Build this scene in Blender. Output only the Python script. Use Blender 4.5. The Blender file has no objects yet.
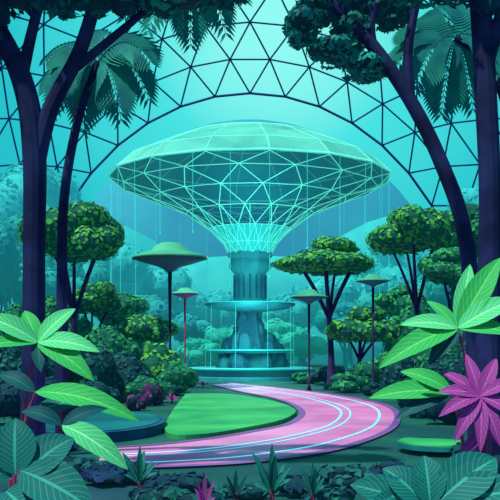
import bpy, math, random
import numpy as np
from mathutils import Vector
random.seed(7); rng=np.random.default_rng(7)
F=900.0; HZ=345.0; CH=3.0
def X(px,Y): return (px-250.0)*Y/F
def Z(py,Y): return CH+(HZ-py)*Y/F
def P(px,py,Y): return Vector((X(px,Y),Y,Z(py,Y)))
def G(px,py):
    Y=F*CH/(py-HZ); return Vector((X(px,Y),Y,0))
def hexc(h):
    h=h.lstrip('#'); c=[int(h[i:i+2],16)/255 for i in (0,2,4)]
    return tuple((x/12.92 if x<=.04045 else ((x+.055)/1.055)**2.4) for x in c)+(1,)
# ---------------------------------------------------------------- materials
MATS={}
def mat(name,c1,c2=None,scale=1.5,rough=.75,emis=0,ecol=None,spec=.15,alpha=1,contrast=(.4,.6)):
    if name in MATS: return MATS[name]
    m=bpy.data.materials.new(name); m.use_nodes=True; nt=m.node_tree
    b=nt.nodes['Principled BSDF']; b.inputs['Roughness'].default_value=rough
    b.inputs['Specular IOR Level'].default_value=spec; b.inputs['Alpha'].default_value=alpha
    if c2:
        tc=nt.nodes.new('ShaderNodeTexCoord'); n=nt.nodes.new('ShaderNodeTexNoise'); n.inputs['Scale'].default_value=scale
        n.inputs['Detail'].default_value=2
        r=nt.nodes.new('ShaderNodeValToRGB'); r.color_ramp.elements[0].position=contrast[0]; r.color_ramp.elements[1].position=contrast[1]
        r.color_ramp.elements[0].color=hexc(c1); r.color_ramp.elements[1].color=hexc(c2)
        nt.links.new(tc.outputs['Object'],n.inputs['Vector']); nt.links.new(n.outputs['Fac'],r.inputs['Fac'])
        nt.links.new(r.outputs['Color'],b.inputs['Base Color'])
        if emis and not ecol: nt.links.new(r.outputs['Color'],b.inputs['Emission Color'])
    else: b.inputs['Base Color'].default_value=hexc(c1)
    if emis:
        if ecol or not c2: b.inputs['Emission Color'].default_value=hexc(ecol or c1)
        b.inputs['Emission Strength'].default_value=emis
    MATS[name]=m; return m
def veinmat(name,c1,c2,n=11,slope=5,width=.16,emis=.0):
    m=bpy.data.materials.new(name); m.use_nodes=True; nt=m.node_tree; L=nt.links
    b=nt.nodes['Principled BSDF']; b.inputs['Roughness'].default_value=.6; b.inputs['Specular IOR Level'].default_value=.15
    uv=nt.nodes.new('ShaderNodeTexCoord'); s=nt.nodes.new('ShaderNodeSeparateXYZ'); L.new(uv.outputs['UV'],s.inputs[0])
    def M(op,a,bb=None):
        x=nt.nodes.new('ShaderNodeMath'); x.operation=op
        for i,v in enumerate((a,bb)):
            if v is None: continue
            if isinstance(v,(int,float)): x.inputs[i].default_value=v
            else: L.new(v,x.inputs[i])
        return x.outputs[0]
    a=M('ABSOLUTE',M('SUBTRACT',s.outputs['X'],.5))
    st=M('LESS_THAN',M('FRACT',M('SUBTRACT',M('MULTIPLY',s.outputs['Y'],n),M('MULTIPLY',a,slope))),width)
    mid=M('LESS_THAN',a,.035)
    f=M('MAXIMUM',M('MULTIPLY',st,.6),mid)
    mx=nt.nodes.new('ShaderNodeMix'); mx.data_type='RGBA'; L.new(f,mx.inputs['Factor'])
    mx.inputs['A'].default_value=hexc(c1); mx.inputs['B'].default_value=hexc(c2)
    L.new(mx.outputs['Result'],b.inputs['Base Color'])
    if emis: L.new(mx.outputs['Result'],b.inputs['Emission Color']); b.inputs['Emission Strength'].default_value=emis
    return m
M_bark=mat('bark_navy','#191d48','#272f64',1.2,emis=.08)  # foreground silhouette darkness put into the bark colour
M_barkp=mat('bark_purple','#4a3476','#342c66',1.5)
M_barkt=mat('bark_teal','#1f4858','#28385a',1.5)
M_core=mat('foliage_shade','#105048','#14604e',2,emis=.18,ecol='#0a5058')  # down to foliage_teal, emission stands in for ambient light and translucency
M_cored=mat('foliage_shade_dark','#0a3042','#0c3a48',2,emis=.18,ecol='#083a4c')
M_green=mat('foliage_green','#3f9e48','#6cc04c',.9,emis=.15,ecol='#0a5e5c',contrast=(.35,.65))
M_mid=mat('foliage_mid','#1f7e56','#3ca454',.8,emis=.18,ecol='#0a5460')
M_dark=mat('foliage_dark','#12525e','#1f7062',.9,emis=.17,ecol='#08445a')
M_navy=mat('foliage_navy','#102c4c','#16465e',1.2,emis=.14,ecol='#0a3054')  # foreground darkness put into base colour, softened by emission
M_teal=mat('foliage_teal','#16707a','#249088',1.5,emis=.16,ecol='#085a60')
M_purp=mat('foliage_purple','#6a347a','#9a4496',1.5)
M_m1=mat('haze_tint_far','#279ca6','#2ea8ae',.15,emis=.46)  # distance haze painted as teal colour and emission, no volume
M_m2=mat('haze_tint_mid','#1f8a96','#259a9c',.2,emis=.32)
M_m3=mat('haze_tint_near','#22a096','#2eb0a2',.3,emis=.3)
M_rib=mat('dome_rib','#1a3c78',rough=.5,emis=.12)
M_path=mat('path_pink','#cc6ab2','#e08ac8',.25,rough=.6,emis=.08,ecol='#c468b8')
M_pathd=mat('path_edge','#8450a4',rough=.6)
M_glow=mat('cyan_glow_strip','#60f0f0',emis=.95,ecol='#66e8f0')
M_mint=mat('mint_strut','#7ff0d8',emis=.5,ecol='#62e8d8',rough=.4)
M_cap=mat('cap_panel','#62c8be','#78d8c8',.15,rough=.5,emis=.18,ecol='#2ab4b4',alpha=.82)
M_funnel=mat('funnel_glass','#125c78','#197086',.2,rough=.5,spec=.05,alpha=.66,emis=.08)
M_fglow=mat('funnel_glow','#2bc0c4',emis=.36,ecol='#2cc8cc',alpha=.75)
M_col=mat('column_stone','#2b8496','#3598a2',.5,rough=.7,emis=.12)
M_cold=mat('column_dark','#205e7a','#287086',.5,rough=.7,emis=.1)
M_rock=mat('fountain_rock','#246078','#2f7c88',.6,rough=.8,emis=.1)
M_water=mat('water_glow','#40d0cc',emis=.42,ecol='#38d8d0',rough=.15)
M_curt=mat('water_curtain','#40d0cc',emis=.5,ecol='#48e0d8',alpha=.55)
M_lawn=mat('lawn_green','#2e9c62','#42b466',.3,emis=.04)
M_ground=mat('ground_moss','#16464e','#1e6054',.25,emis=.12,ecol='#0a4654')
M_pond=mat('pond_water','#126072','#187886',.4,rough=.3,spec=.4)
M_pondrim=mat('pond_rim','#1c507a','#226488',1)
M_hill=mat('hill_blue','#2c82a2','#3292ac',.04,emis=.4)  # aerial haze put into the hill colour and its emission
M_saucer=mat('saucer_green','#48ac90','#56bc9c',.5,rough=.5,emis=.05)
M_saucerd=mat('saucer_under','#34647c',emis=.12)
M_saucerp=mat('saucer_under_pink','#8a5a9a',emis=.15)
M_stem=mat('stem_red','#a84a6c','#843c6c',3,emis=.05)
V_mint=veinmat('leaf_mint','#4cc084','#92eab0',9,5,emis=.08)
V_green=veinmat('leaf_green','#2fa65a','#62cc74',10,5,emis=.06)
V_teal=veinmat('leaf_teal','#11656a','#35a096',11,6,emis=.05)
V_pink=veinmat('leaf_pink','#9a389a','#cc68b8',8,4,emis=.05)
V_dk=veinmat('leaf_dark','#0e4a5a','#1a7070',9,5,emis=.06)
# ---------------------------------------------------------------- mesh builder
class MB:
    def __init__(s): s.v=[];s.f=[];s.m=[];s.uv=[];s.mats=[];s.n=0
    def mi(s,m):
        if m not in s.mats: s.mats.append(m)
        return s.mats.index(m)
    def add(s,vs,fs,m,uvs=None):
        i=s.mi(m)
        for v in vs: s.v.append((v[0],v[1],v[2]))
        for f in fs: s.f.append(tuple(k+s.n for k in f)); s.m.append(i)
        s.uv.extend(uvs if uvs is not None else [(0,0)]*len(vs))
        s.n+=len(vs)
    def tube(s,pts,rad,m,k=8,caps=True,smooth=True):
        pts=[Vector(p) for p in pts]
        if not hasattr(rad,'__len__'): rad=[rad]*len(pts)
        vs=[];fs=[]
        for i,p in enumerate(pts):
            a=pts[max(i-1,0)];b=pts[min(i+1,len(pts)-1)]
            t=(b-a).normalized(); ref=Vector((0,1,0)) if abs(t.y)<.9 else Vector((1,0,0))
            u=t.cross(ref).normalized(); w=t.cross(u)
            for j in range(k):
                an=2*math.pi*j/k; vs.append(p+(u*math.cos(an)+w*math.sin(an))*rad[i])
        for i in range(len(pts)-1):
            for j in range(k):
                fs.append((i*k+j,i*k+(j+1)%k,(i+1)*k+(j+1)%k,(i+1)*k+j))
        if caps: fs.append(tuple(range(k))[::-1]); fs.append(tuple(range((len(pts)-1)*k,len(pts)*k)))
        s.add(vs,fs,m)
    def curve(s,pts,rad,m,k=8,sub=6):
        pts=[Vector(p) for p in pts]; rad=list(rad) if hasattr(rad,'__len__') else [rad]*len(pts)
        P2=[];R2=[]
        for i in range(len(pts)-1):
            p0=pts[max(i-1,0)];p1=pts[i];p2=pts[i+1];p3=pts[min(i+2,len(pts)-1)]
            for q in range(sub):
                t=q/sub
                P2.append(.5*((2*p1)+(p2-p0)*t+(2*p0-5*p1+4*p2-p3)*t*t+(3*p1-p0-3*p2+p3)*t**3)); R2.append(rad[i]*(1-t)+rad[i+1]*t)
        P2.append(pts[-1]);R2.append(rad[-1]); s.tube(P2,R2,m,k)
    def lathe(s,c,prof,m,k=32,flute=0):
        vs=[];fs=[]
        for r,z in prof:
            for j in range(k):
                an=2*math.pi*j/k; rr=r*(1+flute*(1 if j%2 else -1))
                vs.append((c[0]+rr*math.cos(an),c[1]+rr*math.sin(an),c[2]+z))
        for i in range(len(prof)-1):
            for j in range(k): fs.append((i*k+j,i*k+(j+1)%k,(i+1)*k+(j+1)%k,(i+1)*k+j))
        fs.append(tuple(range(k))[::-1]); fs.append(tuple(range((len(prof)-1)*k,len(prof)*k)))
        s.add(vs,fs,m)
    def ball(s,c,r,m,k=12,n=8,zmin=None):
        vs=[];fs=[]
        for i in range(n+1):
            th=math.pi*i/n
            for j in range(k):
                an=2*math.pi*j/k; z=c[2]+r[2]*math.cos(th)
                if zmin is not None: z=max(z,zmin)
                vs.append((c[0]+r[0]*math.sin(th)*math.cos(an),c[1]+r[1]*math.sin(th)*math.sin(an),z))
        for i in range(n):
            for j in range(k): fs.append((i*k+j,(i+1)*k+j,(i+1)*k+(j+1)%k,i*k+(j+1)%k))
        s.add(vs,fs,m)
    def leaves(s,c,r,size,m,dens=1.3,jit=.55,zmin=None,off=0.02):
        rx,ry,rz=[abs(q)+.01 for q in r]; area=4*math.pi*(((rx*ry)**1.6+(rx*rz)**1.6+(ry*rz)**1.6)/3)**(1/1.6)
        n=max(8,int(dens*area/(size*size)))
        d=rng.normal(size=(n,3)); d/=np.linalg.norm(d,axis=1)[:,None]
        R=np.array((rx,ry,rz)); p=np.array(c)+d*R*(1+off+rng.normal(size=(n,1))*.05)
        nr=d/R; nr/=np.linalg.norm(nr,axis=1)[:,None]; nr=nr+rng.normal(size=(n,3))*jit*.5; nr/=np.linalg.norm(nr,axis=1)[:,None]
        t=rng.normal(size=(n,3)); t-=nr*np.sum(t*nr,axis=1)[:,None]; t/=np.linalg.norm(t,axis=1)[:,None]
        b=np.cross(nr,t); L=size*rng.uniform(.6,1.2,size=(n,1)); W=L*.38
        if zmin is not None:
            ok=p[:,2]>zmin; p=p[ok];t=t[ok];b=b[ok];L=L[ok];W=W[ok];n=len(p)
        q=np.stack([p-t*L*.5,p+b*W,p+t*L*.6,p-b*W],axis=1).reshape(-1,3)
        s.add(q.tolist(),[(4*i,4*i+1,4*i+2,4*i+3) for i in range(n)],m)
    def blade(s,p0,p1,w,m,arch=0,up=(0,-.35,.9),fold=.25,n=14,shape=.85,curl=0):
        p0=Vector(p0);p1=Vector(p1);up=Vector(up).normalized(); vs=[];uv=[];fs=[]
        def pt(t): return p0+(p1-p0)*t+up*arch*4*t*(1-t)*1.0
        cs=[-1,-.55,0,.55,1]
        for i in range(n+1):
            t=i/n; c=pt(t); d=(pt(min(t+.02,1))-pt(max(t-.02,0))).normalized()
            nm=(up-d*up.dot(d)); nm=nm.normalized() if nm.length>1e-3 else Vector((0,-1,0))
            sd=d.cross(nm).normalized(); ww=w*.5*max(math.sin(math.pi*min(t,1)**shape),0.0)**.8+.001
            for cc in cs:
                vs.append(c+sd*cc*ww+nm*(fold*ww*(abs(cc)**1.5))*1.0); uv.append((.5+cc*.5,t))
        for i in range(n):
            for j in range(4): fs.append((i*5+j,i*5+j+1,(i+1)*5+j+1,(i+1)*5+j))
        s.add(vs,fs,m,uv)
    def frond(s,p0,p1,arch,L,m,n=22,r=.02,droop=.5,up=(0,0,1),wid=.26):
        p0=Vector(p0);p1=Vector(p1);up=Vector(up)
        def pt(t): return p0+(p1-p0)*t+up*arch*4*t*(1-t)
        s.tube([pt(i/10) for i in range(11)],[r*(1-.07*i) for i in range(11)],m,5)
        vs=[];fs=[]
        for i in range(1,n+1):
            t=i/(n+.5); c=pt(t); d=(pt(min(t+.02,1))-pt(t-.02)).normalized()
            sd=d.cross(Vector((0,-.8,.6))).normalized()
            if sd.length<.1: sd=Vector((1,0,0))
            l=L*(.35+.65*math.sin(math.pi*min(t*.9+.12,1)))
            for sg in (-1,1):
                dr=(sd*sg*.85+d*.65+Vector((0,0,-droop))).normalized()
                e=c+dr*l; wv=dr.cross(Vector((0,-1,.3))).normalized()*l*wid*.5
                mid=c+dr*l*.4+Vector((0,0,.04*l)); k=len(vs)
                vs+= [c,mid+wv,e,mid-wv]; fs.append((k,k+1,k+2,k+3))
        s.add(vs,fs,m)
    def obj(s,name,loc=(0,0,0),parent=None,smooth=False):
        me=bpy.data.meshes.new(name); L=np.array(loc,dtype=float)
        v=(np.array(s.v)-L); me.from_pydata(v.tolist(),[],s.f)
        for m in s.mats: me.materials.append(m)
        me.polygons.foreach_set('material_index',s.m)
        uvl=me.uv_layers.new(name='UVMap'); li=np.empty(len(me.loops),dtype=np.int32); me.loops.foreach_get('vertex_index',li)
        uvl.data.foreach_set('uv',np.array(s.uv,dtype=float)[li].ravel())
        if smooth: me.polygons.foreach_set('use_smooth',[True]*len(me.polygons))
        me.update(); o=bpy.data.objects.new(name,me); bpy.context.scene.collection.objects.link(o); o.location=loc
        if parent: o.parent=parent; o.location=Vector(loc)-parent.location
        return o
def empty(name,loc):
    e=bpy.data.objects.new(name,None); bpy.context.scene.collection.objects.link(e); e.location=loc; return e
# ---------------------------------------------------------------- ground
mb=MB()
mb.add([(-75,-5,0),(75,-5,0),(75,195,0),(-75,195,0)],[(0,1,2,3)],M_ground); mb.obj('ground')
def crv(pts,sub=10):
    out=[]
    for i in range(len(pts)-1):
        p0=pts[max(i-1,0)];p1=pts[i];p2=pts[i+1];p3=pts[min(i+2,len(pts)-1)]
        for q in range(sub):
            t=q/sub; out.append(.5*((2*p1)+(p2-p0)*t+(2*p0-5*p1+4*p2-p3)*t*t+(3*p1-p0-3*p2+p3)*t**3))
    out.append(pts[-1]); return out
inner=crv([G(*p) for p in [(212,385.5),(240,392),(280,400.5),(301,412),(290,424),(250,433),(200,441),(150,446.5),(105,449)]])
outer=crv([G(*p) for p in [(232,383.5),(268,387),(330,394.5),(386,406),(396,425),(350,447),(265,462),(180,468),(95,470)]])
def strip(mb,a,b,z,m):
    vs=[];fs=[]
    for i in range(len(inner)):
        for f in (a,b):
            p=inner[i].lerp(outer[i],f); vs.append((p.x,p.y,z))
    for i in range(len(inner)-1): fs.append((2*i,2*i+1,2*i+3,2*i+2))
    mb.add(vs,fs,m)
mb=MB(); strip(mb,0,1,.04,M_path)
strip(mb,-.03,.04,.055,M_pathd); strip(mb,.96,1.03,.055,M_pathd)
strip(mb,.40,.42,.06,M_glow); strip(mb,.50,.512,.06,M_glow); strip(mb,.80,.82,.06,M_glow)
mb.obj('garden_path')
lp=crv([G(*p) for p in [(186,396),(232,397),(272,404),(295,412.5),(285,422.5),(248,431.5),(200,439),(166,436),(172,415),(186,396)]],6)[:-1]
mb=MB(); vs=[(p.x,p.y,.0) for p in lp]+[(p.x,p.y,.16) for p in lp]; k=len(lp)
mb.add(vs,[tuple(range(k,2*k))]+[(i,(i+1)%k,k+(i+1)%k,k+i) for i in range(k)],M_lawn); mb.obj('lawn')
c=G(102,431); mb=MB(); 
def ell(c,rx,ry,z0,z1,m,mb,k=48):
    vs=[(c[0]+rx*math.cos(a*2*math.pi/k),c[1]+ry*math.sin(a*2*math.pi/k),z) for z in (z0,z1) for a in range(k)]
    mb.add(vs,[tuple(range(k,2*k))]+[(i,(i+1)%k,k+(i+1)%k,k+i) for i in range(k)],m)
ell(c,2.2,4.2,0,.34,M_pondrim,mb); ell(c,2.0,3.95,.34,.37,M_pond,mb); mb.obj('garden_pond',c)
c=G(432,452); mb=MB(); ell(c,.55,.5,0,.15,M_pondrim,mb); ell(c,.95,1.3,.15,.28,M_teal,mb); ell(c,.88,1.2,.28,.31,M_lawn,mb); mb.obj('round_garden_table',c)
# ---------------------------------------------------------------- geodesic dome
def dpt(ph,th):
    return Vector((56*math.sin(ph)*math.cos(th),50+95*math.cos(ph),max(68*math.sin(ph)*math.sin(th),0)))
mb=MB(); N=20; ph0=math.radians(34.8); st=math.radians(3.9); rows=28
def strut(a,b,r,mm=M_rib,k=4): mb.tube([a,b],r,mm,k,caps=False)
for i in range(rows):
    ph=ph0+st*i; off=.5*(i%2)
    ring=[math.pi*min(max((j+off)/N,0),1) for j in range(-1 if off else 0,N+1)]
    r=.12 if i else .18
    pts=[dpt(ph,t) for t in ring]
    for a,b in zip(pts[:-1],pts[1:]): 
        if (a-b).length>.01: strut(a,b,r)
    if i<rows-1:
        for j in range(N+1):
            t=math.pi*min(max((j+off)/N,0),1)
            for dj in (-.5,.5):
                t2=math.pi*(j+off+dj)/N
                if 0<=t2<=math.pi: strut(dpt(ph,t),dpt(ph+st,t2),.12)
mb.obj('geodesic_dome',(0,50,0))
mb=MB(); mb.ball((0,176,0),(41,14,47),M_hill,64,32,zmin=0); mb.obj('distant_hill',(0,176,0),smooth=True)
mb=MB()
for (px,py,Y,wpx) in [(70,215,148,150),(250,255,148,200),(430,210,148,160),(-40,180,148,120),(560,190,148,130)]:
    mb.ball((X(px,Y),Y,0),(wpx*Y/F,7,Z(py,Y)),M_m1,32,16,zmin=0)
mb.obj('haze_tinted_hills',(0,148,0),smooth=True)
# ---------------------------------------------------------------- trees
def canopy(mb,c,rx,ry,rz,k,size,ml,mc,flat=.55,seed=0,zmin=None,dens=1.3,um=False):
    rr=random.Random(seed)
    L=[(c[0],c[1],c[2]-(rz*.1 if um else 0),rx*.62,ry*.62,rz*(.5 if um else .75))]
    for i in range(k):
        a=2*math.pi*(i+rr.random()*.5)/k; q=rr.uniform(.5,.68)
        f=rr.uniform(.34,.46)
        dz=-.35-.1*rr.random() if um else rr.uniform(-.35,.35)
        L.append((c[0]+rx*q*math.cos(a),c[1]+ry*q*math.sin(a),c[2]+rz*dz,rx*f,ry*f,rz*flat*rr.uniform(.75,1.05)))
    for i in range(max(2,k//2)):
        a=2*math.pi*rr.random(); q=rr.uniform(.1,.4); f=rr.uniform(.28,.4)
        L.append((c[0]+rx*q*math.cos(a),c[1]+ry*q*math.sin(a)-.1*ry,c[2]+rz*rr.uniform(.3,.6),rx*f,ry*f,rz*flat*.75))
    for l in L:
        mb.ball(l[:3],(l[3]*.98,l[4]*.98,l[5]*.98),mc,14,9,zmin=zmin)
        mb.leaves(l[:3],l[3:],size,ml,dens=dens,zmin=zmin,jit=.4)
    return L
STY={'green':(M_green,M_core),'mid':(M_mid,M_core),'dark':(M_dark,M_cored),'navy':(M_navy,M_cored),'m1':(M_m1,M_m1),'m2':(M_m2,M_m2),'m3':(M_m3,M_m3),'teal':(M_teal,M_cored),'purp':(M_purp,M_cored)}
def tree(name,px,Y,topy,boty,hw,style,k=7,bark=M_barkp,leaf=5.0,base=None,flat=.55,tr=None,seed=None,um=False):
    s=Y/F; ml,mc=STY[style]; x=X(px,Y); zt=Z(topy,Y); zb=Z(boty,Y); c=(x,Y,(zt+zb)/2); rz=(zt-zb)/2; r=hw*s
    mb=MB(); L=canopy(mb,c,r,r*(.8 if um else 1),rz,k,leaf*s,ml,mc,flat,seed if seed is not None else int(px*7+Y),um=um)
    bx=X(base,Y) if base else x; tr=tr or max(.14,r*.06)
    fork=(bx*.6+x*.4,Y,zb*.62)
    mb.curve([(bx,Y,0),(bx,Y,zb*.3),fork],[tr*1.5,tr,tr*.9],bark,8)
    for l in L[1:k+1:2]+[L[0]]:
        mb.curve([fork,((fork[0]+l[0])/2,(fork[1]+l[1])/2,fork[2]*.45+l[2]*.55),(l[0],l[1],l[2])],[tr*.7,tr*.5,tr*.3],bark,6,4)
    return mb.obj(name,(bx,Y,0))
tree('broadleaf_tree',74,56,203,272,52,'green',9,seed=3)
tree('broadleaf_tree',412,58,206,260,46,'green',9,M_barkp,seed=5,base=420)
tree('broadleaf_tree',455,54,248,292,40,'mid',7,M_barkp,seed=6)
tree('umbrella_tree',326,64,236,276,52,'green',11,M_barkp,flat=.5,seed=9,base=331,um=True)
tree('umbrella_tree',362,60,304,342,38,'green',8,M_barkp,seed=11,base=358,flat=.6,um=True)
tree('broadleaf_tree',92,62,280,318,30,'green',6,M_barkp,seed=12)
tree('broadleaf_tree',142,64,314,352,34,'green',6,M_barkp,seed=13)
tree('broadleaf_tree',118,70,292,330,30,'mid',6,M_barkt,seed=14)
tree('broadleaf_tree',404,72,286,322,28,'mid',6,M_barkt,seed=15)
tree('broadleaf_tree',470,66,205,262,44,'mid',7,M_barkt,seed=16)
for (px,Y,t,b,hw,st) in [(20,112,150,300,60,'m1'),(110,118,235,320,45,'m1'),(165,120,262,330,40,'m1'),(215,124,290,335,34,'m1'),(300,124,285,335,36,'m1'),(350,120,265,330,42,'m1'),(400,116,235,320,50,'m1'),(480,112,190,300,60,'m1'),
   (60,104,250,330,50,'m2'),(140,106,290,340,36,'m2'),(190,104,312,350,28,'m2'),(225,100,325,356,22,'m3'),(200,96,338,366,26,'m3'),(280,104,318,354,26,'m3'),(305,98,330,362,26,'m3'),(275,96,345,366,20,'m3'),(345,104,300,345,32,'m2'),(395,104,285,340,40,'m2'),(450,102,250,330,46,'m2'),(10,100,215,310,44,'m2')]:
    tree('haze_tinted_tree',px,Y,t,b,hw,st,6,M_m2,leaf=6,seed=px)
def shrub(name,px,topy,Y,hw,style,k=6,leaf=5.5,seed=0):
    s=Y/F; ml,mc=STY[style]; x=X(px,Y); h=max(Z(topy,Y),.3); r=hw*s; mb=MB()
    canopy(mb,(x,Y,h*.45),r,r*.8,h*.55,k,leaf*s,ml,mc,.6,seed or int(px*3+topy),zmin=.0)
    return mb.obj(name,(x,Y,0))
for a in [(18,318,44,45,'dark'),(70,335,46,42,'dark'),(35,372,34,50,'navy'),(112,322,54,32,'mid'),(155,342,56,30,'green'),(120,352,48,36,'dark'),(178,362,54,22,'mid'),
  (90,380,42,28,'dark'),(145,376,47,26,'mid'),(172,384,53,13,'dark'),(5,300,52,35,'mid'),(60,300,60,35,'mid'),
  (305,372,70,16,'mid'),(330,364,69,20,'dark'),(352,372,57,22,'mid'),(385,352,58,30,'mid'),(376,382,53,16,'dark'),(420,330,52,36,'dark'),(455,312,48,40,'mid'),(492,300,44,36,'dark'),
  (425,372,43,32,'dark'),(460,350,40,36,'dark'),(450,392,34,30,'navy'),(490,372,32,34,'navy'),(420,400,37,14,'dark'),
  (410,300,68,30,'mid'),(335,384,60,11,'mid'),(480,255,70,34,'dark')]:
    shrub('shrub',*a)
for a in [(150,383,44.5,14,'purp'),(136,392,41,12,'purp')]: shrub('flowering_shrub',*a)
for a in [(120,462,19.5,40,'navy'),(180,474,18.2,36,'navy'),(240,484,17.5,32,'dark'),(300,476,18,34,'navy'),(350,464,18.8,34,'dark'),(395,462,19.2,32,'navy'),(440,470,18,36,'navy'),(485,455,18.5,36,'navy'),(330,486,16.6,30,'dark'),(80,455,20.5,36,'dark'),(20,440,22,40,'navy'),(474,438,23,22,'dark'),(55,436,25.5,24,'navy'),(160,488,16.4,36,'dark'),(400,488,16.2,34,'dark'),(210,492,16,30,'dark')]:
    shrub('low_shrub',*a,leaf=10)
# ---------------------------------------------------------------- tower
T=Vector((0,80,0)); tw=empty('fountain_tower',T)
NT=16
def rp(r,z,j,off=0): 
    a=2*math.pi*(j+off)/NT+.12; return Vector((r*math.cos(a),80+r*math.sin(a),z))
cap=[(12.5,17.75),(11.0,19.1),(6.0,21.3),(.4,21.8)]
mb=MB(); vs=[rp(r,z,j) for r,z in cap for j in range(NT)]
fs=[(i*NT+j,i*NT+(j+1)%NT,(i+1)*NT+(j+1)%NT,(i+1)*NT+j) for i in range(3) for j in range(NT)]
mb.add(vs,fs,M_cap); mb.obj('cap_panels',T,tw)
mb=MB()
for i in range(3):
    for j in range(NT):
        mb.tube([rp(*cap[i],j),rp(*cap[i+1],j)],.045,M_mint,4)
        mb.tube([rp(*cap[i],j),rp(*cap[i],j+1)],.09 if i==0 else .05,M_mint,4)
mb.obj('cap_struts',T,tw)
fun=[(12.45,17.65),(11.3,16.9),(8.6,15.9),(5.7,14.7),(3.7,13.3),(2.4,12.0),(1.9,11.0)]
mb=MB(); ms=MB(); nf=len(fun)-1
for i in range(nf):
    o0=.5*(i%2); o1=.5*((i+1)%2); m=M_fglow if i>=nf-2 else M_funnel
    for j in range(NT):
        a=rp(*fun[i],j,o0); b=rp(*fun[i],j+1,o0)
        c=rp(*fun[i+1],j,o1) if o0==0 else rp(*fun[i+1],j+1,o1)
        d=rp(*fun[i+1],(j-1 if o0==0 else j),o1)
        mb.add([a,b,c,d],[(0,1,2),(0,2,3)],m)
        r=.042 if i<4 else .03
        if i: ms.tube([a*1,b],r,M_mint,4)
        ms.tube([a,c],r,M_mint,4); ms.tube([a,d],r,M_mint,4)
for j in range(44):
    a=2*math.pi*j/44; q=3.7 if j%3 else 5.7
    pts=[(1.75*math.cos(a),80+1.75*math.sin(a),10.9),(2.35*math.cos(a),80+2.35*math.sin(a),12.0),(3.65*math.cos(a),80+3.65*math.sin(a),13.3)]
    if q>4: pts.append((5.65*math.cos(a),80+5.65*math.sin(a),14.7))
    ms.tube(pts,.03,M_mint,4)
mb.obj('funnel_panels',T,tw); ms.obj('funnel_struts',T,tw)
mb=MB(); mb.lathe(T,[(1.0,11.2),(2.0,11.2),(2.05,10.9),(1.75,10.6),(1.9,10.2),(1.9,9.8),(1.5,9.4),(1.3,8.9),(1.35,7.2),(1.6,6.9),(1.6,6.4),(1.0,6.4)],M_col,16,.03)
for j in range(16):
    a=2*math.pi*j/16; mb.tube([(1.42*math.cos(a),80+1.42*math.sin(a),9.2),(1.42*math.cos(a),80+1.42*math.sin(a),7.1)],.07,M_cold,5)
mb.lathe(T,[(1.15,6.5),(1.05,5.6),(1.1,4.2),(1.3,3.3)],M_cold,18,.09); mb.obj('column',T,tw)
rk=random.Random(8); mb=MB()
for j in range(34):
    h=rk.random(); a=rk.uniform(0,2*math.pi); z=.6+h*4.4; rad=(1-h)*2.7+.75
    q=rk.uniform(.5,.95)*(1.25-h*.5); mb.ball((rad*math.cos(a)*.9,80+rad*math.sin(a)*.9,z),(q,q,q*1.5),M_rock,6,5,zmin=.1)
mb.lathe(T,[(3.4,.1),(2.6,1.8),(1.6,3.6),(1.1,5.6)],M_rock,11,.1)
mb.obj('fountain_rock_base',T,tw)
mb=MB(); mb.lathe(T,[(1.2,5.95),(3.4,6.2),(4.0,6.5),(4.05,6.7),(3.8,6.7),(3.6,6.55),(1.0,6.5)],M_col,40); mb.lathe(T,[(4.0,6.62),(4.08,6.7),(3.9,6.74)],M_water,40); mb.obj('upper_basin',T,tw,True)
mb=MB(); mb.lathe(T,[(1.6,2.2),(3.2,2.3),(3.8,2.55),(3.7,2.6),(1.5,2.55)],M_col,40); mb.lathe(T,[(3.82,2.5),(3.86,2.58),(3.7,2.62)],M_water,40); mb.obj('middle_basin',T,tw,True)
mb=MB(); mb.lathe(T,[(5.6,0),(5.6,.25),(5.2,.3),(5.2,.75),(5.5,.85),(5.5,1.0),(5.1,1.0),(5.0,.8)],M_col,48); mb.lathe(T,[(5.53,.9),(5.56,1.0),(5.15,1.04)],M_water,48); mb.obj('pool_wall',T,tw)
mb=MB(); mb.lathe(T,[(5.05,.75),(5.05,.9)],M_water,48); mb.lathe(T,[(3.75,6.6),(3.75,6.7)],M_water,40)
for j in range(9):
    a=2*math.pi*(j+.3)/9; r=3.95
    mb.tube([(r*math.cos(a),80+r*math.sin(a),6.6),(r*1.02*math.cos(a),80+r*1.02*math.sin(a),.9)],.018,M_curt,4)
mb.obj('water',T,tw)
mb=MB(); rr=random.Random(4)
for j in range(26):
    a=2*math.pi*j/26; r=12.3
    z1=rr.uniform(6,13); mb.tube([(r*math.cos(a),80+r*math.sin(a),17.6),(r*math.cos(a),80+r*math.sin(a),z1)],.024,M_curt,4)
    mb.ball((r*math.cos(a),80+r*math.sin(a),z1),(.08,.08,.08),M_water,6,4)
mb.obj('hanging_light_strands',T,tw)
# ---------------------------------------------------------------- mushroom lamps
def mush(px,py,Y,hw,m2=M_barkp,mu=M_saucerd):
    s=Y/F; r=hw*s; z=Z(py,Y); x=X(px,Y); c=(x,Y,z); mb=MB()
    mb.lathe(c,[(.04,r*.36),(r*.25,r*.34),(r*.42,r*.24),(r*.5,r*.12),(r*.8,r*.05),(r,-.03*r),(r*1.0,-.08*r)],M_saucer,36)
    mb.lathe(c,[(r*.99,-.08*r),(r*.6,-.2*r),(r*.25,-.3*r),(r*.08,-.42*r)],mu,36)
    mb.lathe(c,[(r*.04+.04,-.4*r),(r*.02+.04,-z*.5),(r*.02+.04,-z*.93),(r*.1+.06,-z)],m2,12)
    mb.obj('mushroom_lamp',(x,Y,0),smooth=True)
mush(170,256,61,38,M_barkt); mush(185,293,66,15,M_stem,M_saucerp); mush(309,296,58.5,19,M_barkp,M_saucerd); mush(373,280,53,17,M_barkp,M_saucerd)
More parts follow.
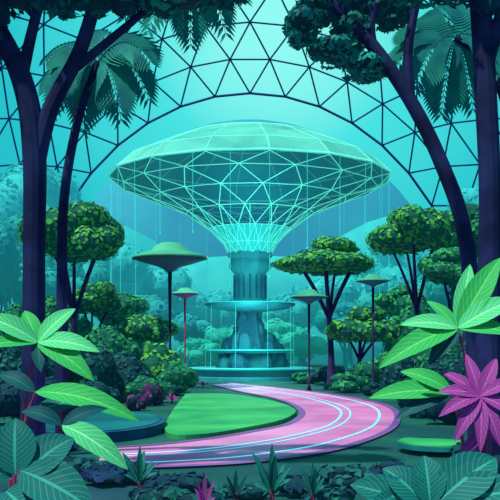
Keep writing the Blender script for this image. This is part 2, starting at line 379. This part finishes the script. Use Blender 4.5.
# ---------------------------------------------------------------- framing trees
Y=20; s=Y/F
rr=random.Random(2)
def clump(mb,px,py,hw,hh,m,Yc,sz=.27,core=M_cored):
    q=Yc/F
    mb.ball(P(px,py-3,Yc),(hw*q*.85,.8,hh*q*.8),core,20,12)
    mb.leaves(P(px,py,Yc),(hw*q*.88,.9,hh*q*.85),sz,m,1.9,.8)
    for i in range(7):
        a=rr.uniform(0,2*math.pi); pp=(px+math.cos(a)*hw*.82,py+math.sin(a)*hh*.8)
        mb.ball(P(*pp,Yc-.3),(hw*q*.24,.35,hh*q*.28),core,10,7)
        mb.leaves(P(*pp,Yc-.3),(hw*q*.27,.4,hh*q*.32),sz*.9,m,1.7,.8)
mb=MB()
mb.curve([P(30,477,Y),P(33,400,Y),P(34,250,Y),P(34,150,Y),P(22,80,Y),P(-12,10,Y),P(-40,-40,Y)],[.38,.27,.25,.27,.24,.18,.15],M_bark,12)
mb.curve([P(34,170,Y),P(50,110,Y),P(78,55,Y),P(95,0,Y),P(100,-50,Y)],[.23,.19,.17,.15,.12],M_bark,10)
mb.curve([P(70,72,Y),P(110,40,Y),P(150,5,Y),P(175,-30,Y)],[.12,.1,.08,.06],M_bark,8)
mb.curve([P(20,85,Y),P(30,40,Y),P(45,-20,Y)],[.16,.13,.1],M_bark,8)
for (px,py,hw,hh,m) in [(20,-12,45,26,M_navy),(75,-10,45,24,M_dark),(130,-10,45,22,M_navy),(180,-8,42,22,M_teal),(222,-16,30,20,M_dark),(-20,30,28,40,M_navy)]:
    clump(mb,px,py,hw,hh,m,Y)
mb.obj('large_shade_tree',(X(30,Y),Y,0))
def palmfronds(mb,c,lst,m,L=.55,n=18):
    for (dx,dy,dY,ar) in lst:
        e=c+Vector((dx*s,dY,-dy*s)); mb.frond(c,e,ar,L,m,n,droop=.55)
mb=MB(); Y2=22; c=P(98,62,Y2)
mb.curve([(X(62,Y2),Y2,0),P(62,300,Y2),P(64,200,Y2),P(78,120,Y2),c],[.18,.14,.12,.11,.09],M_bark,10)
palmfronds(mb,c,[(-62,30,.3,.5),(-48,62,-.4,.6),(-20,75,.2,.5),(28,70,-.3,.5),(55,40,.3,.6),(60,5,-.3,.5),(-60,-5,.3,.4),(20,-30,.4,.4)],M_teal,.95)
mb.obj('palm_tree',(X(62,Y2),Y2,0))
mb=MB()
c=P(190,-30,Y2); mb.curve([(X(-80,Y2),Y2,0),P(-75,200,Y2),P(-10,20,Y2),P(90,-55,Y2),c],[.3,.25,.2,.15,.1],M_bark,8)
palmfronds(mb,c,[(-75,50,.3,.5),(-45,75,-.3,.5),(0,82,.2,.3),(40,70,.2,.5),(60,40,-.3,.5),(-95,20,0,.4)],M_teal,.9)
mb.obj('palm_tree',(X(-80,Y2),Y2,0))
mb=MB()
mb.curve([P(488,477,Y),P(488,350,Y),P(490,200,Y),P(486,100,Y),P(480,0,Y),P(472,-60,Y)],[.38,.28,.25,.25,.24,.2],M_bark,12)
mb.curve([P(486,60,Y),P(505,10,Y),P(530,-30,Y)],[.2,.16,.12],M_bark,8)
for (px,py,hw,hh,m) in [(470,-20,46,22,M_dark),(425,-18,42,20,M_teal),(520,-5,40,36,M_navy)]: clump(mb,px,py,hw,hh,m,Y)
mb.obj('large_shade_tree',(X(488,Y),Y,0))
Y3=22.5; s3=Y3/F
mb=MB()
mb.curve([(X(478,Y3),Y3,0),P(474,330,Y3),P(464,230,Y3),P(440,160,Y3),P(410,100,Y3),P(372,45,Y3),P(325,-5,Y3),P(290,-40,Y3)],[.26,.22,.2,.19,.18,.17,.14,.12],M_bark,12)
mb.curve([P(410,102,Y3),P(408,50,Y3),P(418,-5,Y3),P(425,-40,Y3)],[.15,.12,.1,.1],M_bark,8)
mb.curve([P(372,45,Y3),P(372,15,Y3),P(385,-30,Y3)],[.12,.1,.08],M_bark,8)
for (px,py,hw,hh,m) in [(303,26,20,18,M_teal),(330,6,30,17,M_dark),(335,52,26,13,M_teal),(366,68,24,12,M_teal),(387,12,26,15,M_dark),(345,-8,40,18,M_navy),(350,30,20,13,M_dark)]:
    clump(mb,px,py,hw,hh,m,Y3+.6,sz=.2,core=M_cored)
mb.obj('leaning_shade_tree',(X(478,Y3),Y3,0))
mb=MB(); c=P(455,38,24)
mb.curve([(X(515,24),24,0),P(518,250,24),P(510,120,24),P(485,60,24),c],[.25,.2,.16,.12,.1],M_bark,8)
palmfronds(mb,c,[(-70,35,.3,.5),(-52,68,-.4,.5),(-15,92,.2,.3),(25,85,.3,.4),(50,50,-.2,.5),(-60,0,.2,.4),(55,10,.2,.4),(-20,-40,.2,.2)],M_teal,1.05)
mb.obj('palm_tree',(X(515,24),24,0))
# ---------------------------------------------------------------- foreground leafy plants
def plant(name,Yp,root,leaves,mstem=M_stem):
    mb=MB(); sp=Yp/F; bx=X(root,Yp); nodes={}
    for (x0,y0,x1,y1,w,m,ar,dy) in leaves:
        a=P(x0,y0,Yp); e=P(x1,y1,Yp)+Vector((0,dy,0))
        if (x0,y0) not in nodes:
            nodes[(x0,y0)]=1
            mb.curve([(bx,Yp,0),(bx*.75+a.x*.25,Yp,a.z*.45),(bx*.35+a.x*.65,Yp,a.z*.8),a],[.045,.035,.028,.02],mstem,6)
        mb.blade(a,e,w*sp,m,ar,up=(0,-.75,.65))
    return mb.obj(name,(bx,Yp,0))
plant('arching_leaf_plant',15,14,[
 (38,342,-12,318,24,V_mint,.10,-.2),(38,342,20,310,18,V_green,.05,.3),(38,342,72,308,20,V_mint,.08,.3),(38,342,102,352,22,V_mint,.12,-.2),(38,342,98,380,24,V_green,.14,-.4),(38,342,-8,348,18,V_green,.08,-.5),
 (38,342,45,372,14,V_dk,.05,-.3)])
plant('arching_leaf_plant',14.4,8,[(35,392,142,420,26,V_green,.22,-.3),(35,392,-5,375,18,V_dk,.1,.2),(28,415,105,398,20,V_teal,.1,.3)])
plant('arching_leaf_plant',13.6,30,[(62,425,130,468,26,V_mint,.16,-.2),(62,425,20,412,18,V_dk,.1,.1),(62,425,105,410,16,V_dk,.1,.3)])
plant('calathea_plant',13.0,12,[(20,470,98,505,50,V_teal,.1,-.4),(15,475,10,420,46,V_teal,.05,.3),(10,480,-30,440,46,V_teal,.05,.2),(22,478,70,440,44,V_teal,.1,.3),(5,490,50,520,50,V_teal,.08,-.6)])
plant('long_leaf_plant',15,484,[
 (458,328,505,256,26,V_green,.06,.3),(458,328,476,262,20,V_mint,.03,.4),(458,328,430,300,14,V_green,.05,.3),(458,328,400,325,20,V_mint,.10,0),(458,328,376,368,26,V_green,.16,-.3),(458,328,515,300,26,V_mint,.08,-.1),(458,328,510,335,20,V_green,.08,-.3),(458,328,425,365,18,V_dk,.08,-.3)])
plant('broad_leaf_plant',15.6,470,[(452,392,368,398,24,V_green,.12,-.1),(452,392,402,372,20,V_green,.1,.2),(452,392,392,418,18,V_dk,.1,-.3)])
plant('cordyline_plant',14.6,484,[
 (480,396,438,392,15,V_pink,.08,0),(480,396,444,372,14,V_pink,.05,.2),(480,396,470,354,14,V_pink,.03,.3),(480,396,500,358,15,V_pink,.03,.2),(480,396,518,380,15,V_pink,.06,0),(480,396,436,416,15,V_pink,.12,-.2),(480,396,450,440,15,V_pink,.1,-.3),(480,396,474,450,14,V_pink,.08,-.4),(480,396,496,446,15,V_pink,.08,-.3),(480,396,516,420,15,V_pink,.08,-.2),
 (486,430,456,456,12,V_pink,.05,-.2),(486,430,512,456,12,V_pink,.05,-.2)])
plant('calathea_plant',13.0,440,[(420,508,350,485,40,V_teal,.08,0),(425,505,385,470,36,V_teal,.08,.2),(440,500,500,460,50,V_teal,.1,.2),(445,505,520,490,50,V_teal,.1,-.2),(430,505,428,458,36,V_teal,.06,.3),(410,512,365,510,40,V_teal,.08,-.3)])
def rosette(name,px,py,Yp,r,m,n=11,h=1.0):
    b0=Vector((X(px,Yp),Yp,0)); top=max(Z(py,Yp),.25); mb=MB()
    mb.curve([b0,b0+Vector((0,0,top*.5))],[.05,.04],M_stem,6,2)
    for i in range(n):
        a=2*math.pi*i/n+.3; e=b0+Vector((math.cos(a)*r,math.sin(a)*r,top*(.55+.45*(i%3)/2)))
        mb.blade(b0+Vector((0,0,top*.3)),e,r*.38,m,r*.15,up=(0,-.5,.8),n=8)
    mb.blade(b0+Vector((0,0,top*.3)),b0+Vector((0,-.02,top*1.15)),r*.35,m,0,up=(0,-1,.1),n=8)
    mb.obj(name,b0)
rosette('agave_plant',272,452,16,.36,V_teal)
rosette('agave_plant',313,466,16.2,.22,V_teal); rosette('red_cordyline',205,478,15.2,.18,V_pink,9); rosette('agave_plant',236,474,16.2,.22,V_dk,9)
rosette('agave_plant',140,452,17.5,.35,V_teal); rosette('red_cordyline',203,382,64,.5,V_pink,7); rosette('red_cordyline',172,393,46,.35,V_pink,7)
# ---------------------------------------------------------------- lights, world, camera
def light(name,typ,loc,e,col,size=1,rot=None):
    l=bpy.data.lights.new(name,typ); l.energy=e; l.color=col
    if typ=='POINT': l.shadow_soft_size=size; l.specular_factor=0
    if typ=='SUN': l.angle=size
    o=bpy.data.objects.new(name,l); bpy.context.scene.collection.objects.link(o); o.location=loc
    return o
d=Vector((.35,.35,-1)); sun=light('sun','SUN',(0,0,90),4.4,(.88,1.0,.78),.03); sun.rotation_euler=d.to_track_quat('-Z','Y').to_euler()
light('fountain_light','POINT',(0,73,4.5),1200,(.3,1,.95),1.0)
light('canopy_uplight','POINT',(0,70,10),1500,(.3,1,.95),1.5)
light('purple_fill_light','POINT',(-3.4,18.3,1.2),50,(.75,.3,1),.3)  # added purple fill without a fixture, tints nearby trunks and bushes
light('purple_fill_light','POINT',(3.8,18.3,1.2),50,(.75,.3,1),.3)
w=bpy.data.worlds.new('sky'); bpy.context.scene.world=w; w.use_nodes=True; nt=w.node_tree; L=nt.links
tc=nt.nodes.new('ShaderNodeTexCoord'); dp=nt.nodes.new('ShaderNodeVectorMath'); dp.operation='DOT_PRODUCT'
dv=Vector((.03,1,.36)).normalized(); dp.inputs[1].default_value=dv
nm=nt.nodes.new('ShaderNodeVectorMath'); nm.operation='NORMALIZE'; L.new(tc.outputs['Generated'],nm.inputs[0]); L.new(nm.outputs[0],dp.inputs[0])
mr=nt.nodes.new('ShaderNodeMapRange'); mr.inputs['From Min'].default_value=.6; mr.inputs['From Max'].default_value=1; L.new(dp.outputs['Value'],mr.inputs['Value'])
cr=nt.nodes.new('ShaderNodeValToRGB'); e=cr.color_ramp.elements; e[0].position=0; e[0].color=hexc('#2e86a0'); e[1].position=1; e[1].color=hexc('#8ff8f0')
for p,c in ((.75,'#22a8bc'),(.9,'#26c2cc'),(.975,'#48e0e0')):
    x=cr.color_ramp.elements.new(p); x.color=hexc(c)
L.new(mr.outputs[0],cr.inputs[0]); L.new(cr.outputs[0],nt.nodes['Background'].inputs['Color']); nt.nodes['Background'].inputs['Strength'].default_value=1.03
cam=bpy.data.cameras.new('camera'); co=bpy.data.objects.new('camera',cam); bpy.context.scene.collection.objects.link(co)
co.location=(0,0,CH); co.rotation_euler=(math.pi/2,0,0); cam.sensor_width=36; cam.lens=36*F/500; cam.shift_y=(HZ-250)/500; cam.clip_end=600
bpy.context.scene.camera=co
bpy.context.scene.view_settings.view_transform='Standard'
